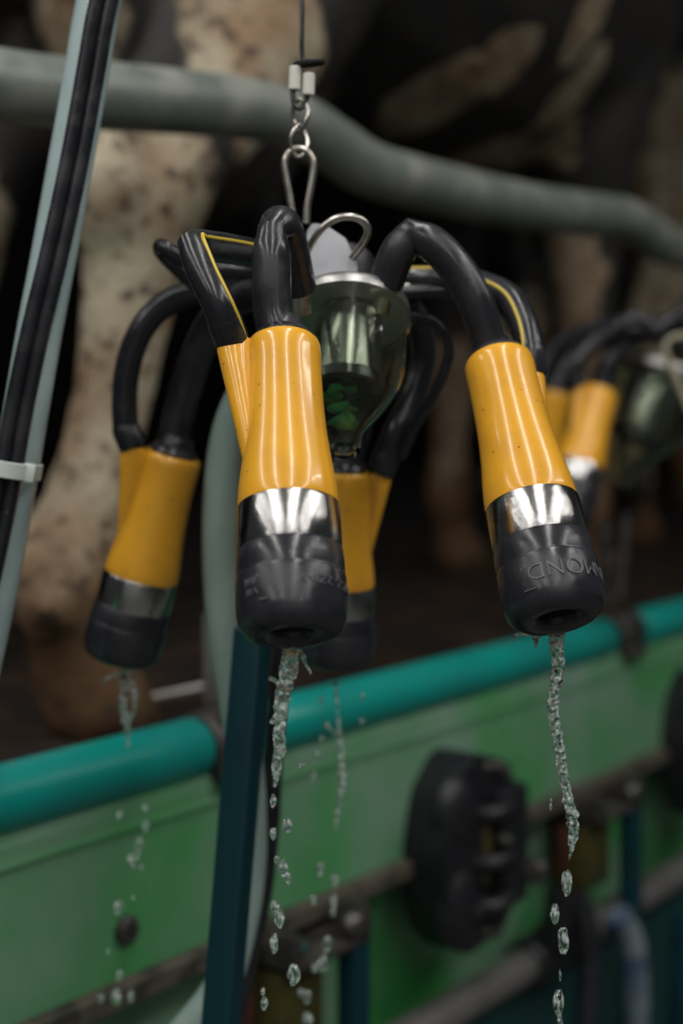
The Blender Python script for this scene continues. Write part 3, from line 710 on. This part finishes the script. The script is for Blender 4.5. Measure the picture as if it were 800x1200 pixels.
# ------------------------------------------------------------------ cows
def build_cow(H, U, name, lab, blobs, hd=1):
    """H: where the near (right) hind hoof stands; U: heading."""
    U = U.normalized(); Lf = V((-U.y, U.x, 0))
    def W(u, v, z): return H + U * u + Lf * (v + .185) + V((0, 0, z))
    bm = bmesh.new()
    def chain(pts, flat=None):
        q = [W(*p[:3]) for p in pts]; rr = [p[3] for p in pts]
        n = 6; sp = smooth_path(q, n); rs = smooth_path([V((r, 0, 0)) for r in rr], n)
        sweep(bm, sp, [max(.008, r.x) for r in rs], 20)
        ball(bm, q[0], rr[0] * .98, 3); ball(bm, q[-1], rr[-1] * .98, 3)
    for s, du in ((-1, 0), (1, .10)):
        v = .185 * s
        chain([(-.125 + du, v, .035, .052), (-.155 + du, v, .095, .044), (-.170 + du, v, .150, .056), (-.140 + du, v, .205, .042), (-.100 + du, v, .300, .039), (-.075 + du, v, .400, .046), (-.055 + du, v, .470, .056), (-.020 + du * .8, v, .545, .060), (.06 + du * .6, v, .640, .078), (.17 + du * .4, v * .97, .770, .120), (.22, v * .85, .92, .165), (.18, v * .75, 1.10, .20), (.10, v * .6, 1.26, .17)])
        chain([(-.075 + du, v, .46, .040), (-.105 + du, v, .520, .040), (-.085 + du * .9, v, .580, .030), (.0 + du * .6, v, .72, .030), (.02, v * .8, .95, .09), (-.06, v * .6, 1.20, .10)])
        for q in (-.022, .022): ball(bm, W(-.212 + du, v + q * 1.3, .130), .022, 2)
        f = 1.20 + .08 * s
        chain([(f + .03, v * .92, .035, .048), (f + .010, v * .92, .095, .038), (f - .005, v * .92, .150, .048), (f, v * .92, .260, .036), (f + .012, v * .92, .385, .056), (f + .005, v * .92, .450, .050), (f - .01, v * .95, .640, .075), (f - .03, v * .95, .80, .115), (f + .05, v * .8, 1.02, .165), (f, v * .5, 1.2, .17)])
    chain([(-.08, 0, 1.23, .17), (.10, 0, 1.20, .25), (.35, 0, 1.10, .33), (.65, 0, 1.05, .37), (.95, 0, 1.04, .36), (1.20, 0, 1.04, .31), (1.42, 0, 1.06, .23), (1.58, .03, 1.12, .19)])
    chain([(1.40, 0, 1.14, .20), (1.58, .10 * hd, 1.16, .155), (1.68, .24 * hd, 1.18, .125), (1.72, .36 * hd, 1.18, .115)])
    chain([(1.70, .36 * hd, 1.20, .105), (1.75, .47 * hd, 1.12, .100), (1.79, .57 * hd, 1.02, .080), (1.81, .65 * hd, .93, .068)])
    for s in (-1, 1):
        chain([(1.69 + .07 * s, (.36 - .03 * s) * hd, 1.25, .035), (1.69 + .14 * s, (.35 - .05 * s) * hd, 1.24, .045), (1.69 + .20 * s, (.34 - .07 * s) * hd, 1.20, .018)])
    # udder and teats
    chain([(.16, 0, .80, .13), (.24, 0, .66, .135), (.34, 0, .70, .12), (.46, 0, .80, .09)])
    for a, b in ((.17, .07), (.17, -.07), (.33, .07), (.33, -.07)):
        chain([(a, b, .58, .022), (a, b, .53, .017), (a, b, .49, .011)])
    # tail
    chain([(-.20, .02, 1.33, .034), (-.27, .03, 1.22, .028), (-.28, .04, 1.02, .022), (-.27, .05, .84, .026), (-.26, .06, .74, .036), (-.27, .06, .66, .018)])
    me = bpy.data.meshes.new('t'); bm.to_mesh(me); bm.free()
    t = bpy.data.objects.new('t', me); COL.objects.link(t)
    m = t.modifiers.new('r', 'REMESH'); m.mode = 'VOXEL'; m.voxel_size = .013; m.use_smooth_shade = True
    m2 = t.modifiers.new('s', 'SMOOTH'); m2.iterations = 6; m2.factor = .5
    bpy.context.view_layer.update()
    me2 = bpy.data.meshes.new_from_object(t.evaluated_get(bpy.context.evaluated_depsgraph_get()))
    bpy.data.objects.remove(t); bpy.data.meshes.remove(me)
    bm = bmesh.new(); bm.from_mesh(me2); bpy.data.meshes.remove(me2)
    inv = Matrix((U, Lf, Z))
    root = thing(name, H, lab, 'cow')
    # coat: R pale share, G dirt share, both by where they sit on the animal
    vals = []
    for v in bm.verts:
        l = inv @ (v.co - H); l.y -= .185
        w = 0.; g = 0.
        for (u, vv, z, ru, rv, rz, amt) in blobs:
            d = math.sqrt(((l.x - u) / ru) ** 2 + ((l.y - vv) / rv) ** 2 + ((l.z - z) / rz) ** 2)
            w = max(w, amt * max(0, min(1, 1.3 - d * .8)))
        g = max(0, min(1, (.56 - l.z) / .5)) * .30
        g += max(0, .20 - l.z) * 2.2
        if abs(l.y) < .10 or l.x > .5: g += .22
        vals.append((w, g, 0, 1))
    o = obj('cow_body', bm, M['cow'], root, sharp=None)
    ca = o.data.color_attributes.new('coat', 'FLOAT_COLOR', 'POINT')
    for i, c in enumerate(vals): ca.data[i].color = c
    for s, du in ((-1, 0), (1, .10)):
        for (f, k) in ((-.110 + du, 1.), (1.20 + .08 * s + .045, .92)):
            v = .185 * s * k
            bm = bmesh.new()
            for q in (-.024, .024):
                lathe(bm, [(0, 0), (.030, 0), (.032, .006), (.029, .03), (.024, .060), (.015, .070), (0, .072)], frame(V((0, 0, 1)) - U * .35, U), W(f + .012, v + q, 0), 20)
            obj('hoof', bm, M['hoof'], root)
    return root
PH = V((0, 0, EYE - .300))
U1 = V((.53, .848, 0))
coatA = [(-.11, -.2, .30, .16, .12, .33, 1.), (.06, -.25, .67, .085, .14, .12, .95), (.06, .0, .74, .09, .08, .07, .8), (-.02, .185, .30, .2, .12, .34, 1.),
         (.59, -.17, .74, .075, .12, .075, .85), (.63, -.24, .79, .06, .10, .07, .85), (.85, -.11, .69, .10, .12, .07, .85), (.77, -.32, .89, .045, .10, .13, .9), (.86, -.26, .79, .05, .10, .09, .9), (.95, -.20, .70, .06, .10, .09, .9),
         (1.06, -.14, .52, .07, .10, .14, .9), (1.10, -.17, .22, .13, .10, .26, .85), (1.26, .17, .22, .13, .10, .28, .85), (1.75, -.45, 1.1, .1, .1, .3, 1.)]
build_cow(V((-.170, 1.45, 0)) + PH, U1, 'dairy_cow', 'black and white cow with dirty pale hind leg standing behind the cluster', coatA, -1)
coatB = [(-.05, -.185, .40, .2, .14, .6, .9), (.06, -.26, .90, .16, .2, .3, .85), (-.02, .185, .30, .2, .12, .34, 1.), (1.2, 0, .3, .2, .4, .4, .9), (.6, -.3, .9, .3, .3, .3, .8)]
build_cow(V((-.200, 1.45, 0)) + PH + U1.normalized() * 2.22 + V((-.848, .53, 0)) * .25, U1, 'dairy_cow', 'dark cow with pale legs further back at the right edge', coatB)

# ------------------------------------------------------------------ lights: tubes over the pit, added ones for the ceiling and the cows
def area_strip(loc, rot, length, power, width=.05, col=(1, .97, .92)):
    l = bpy.data.lights.new('tube_or_added_light', 'AREA'); l.shape = 'RECTANGLE'; l.size = width; l.size_y = length; l.energy = power; l.color = col
    o = bpy.data.objects.new('tube_or_added_light', l); COL.objects.link(o); o.location = loc; o.rotation_euler = rot
    return o
def aim(o, tgt):
    d = (V(tgt) - o.location).normalized()
    y = V((o.rotation_euler.z and 1 or 0, 0, 0))
    return o
def lamp(x, y, z, along, tgt, length, power, width=.05, col=(1, .97, .93)):
    loc = V((x, y, z)); zz = (loc - V(tgt)).normalized(); yy = V(along); yy = (yy - zz * yy.dot(zz)).normalized(); xx = yy.cross(zz)
    o = area_strip(loc, (0, 0, 0), length, power, width, col)
    o.matrix_world = Matrix((xx, yy, zz)).transposed().to_4x4() @ Matrix.Identity(4)
    o.matrix_world.translation = loc
    return o
for x, p in ((-1.9, 22), (-.80, 22), (.25, 22), (1.35, 22)):
    lamp(x, -.55, 2.75, (0, 1, 0), (x * .9, -.50, 0), 3.4, p, .04)
    lamp(x, -.55, 2.80, (0, 1, 0), (x * .9, -.55, 4), 3.4, 5, .06)  # extra upward light at each tube, added to brighten the ceiling
lamp(2.3, .9, 2.9, (.608, .794, 0), (1.3, 1.6, 1.0), 1.5, 9)  # added light that brightens the cows, no known tube of the parlour
w = bpy.data.worlds.new('World'); SC.world = w; w.use_nodes = True
w.node_tree.nodes['Background'].inputs[0].default_value = (.60, .66, .70, 1)
w.node_tree.nodes['Background'].inputs[1].default_value = .06

# ------------------------------------------------------------------ camera
cd = bpy.data.cameras.new('camera'); co = bpy.data.objects.new('camera', cd); COL.objects.link(co)
co.location = CAM; co.rotation_euler = (math.pi / 2, 0, 0)
cd.lens = 50; cd.sensor_width = 36; cd.sensor_fit = 'AUTO'
cd.shift_y = -113 / 1200
cd.clip_start = .02
cd.dof.use_dof = True; cd.dof.focus_distance = .735; cd.dof.aperture_fstop = 3.5
SC.camera = co
SC.view_settings.view_transform = 'Standard'; SC.view_settings.look = 'None'
SC.view_settings.exposure = 0.08; SC.view_settings.gamma = 1; SC.view_settings.use_curve_mapping = False
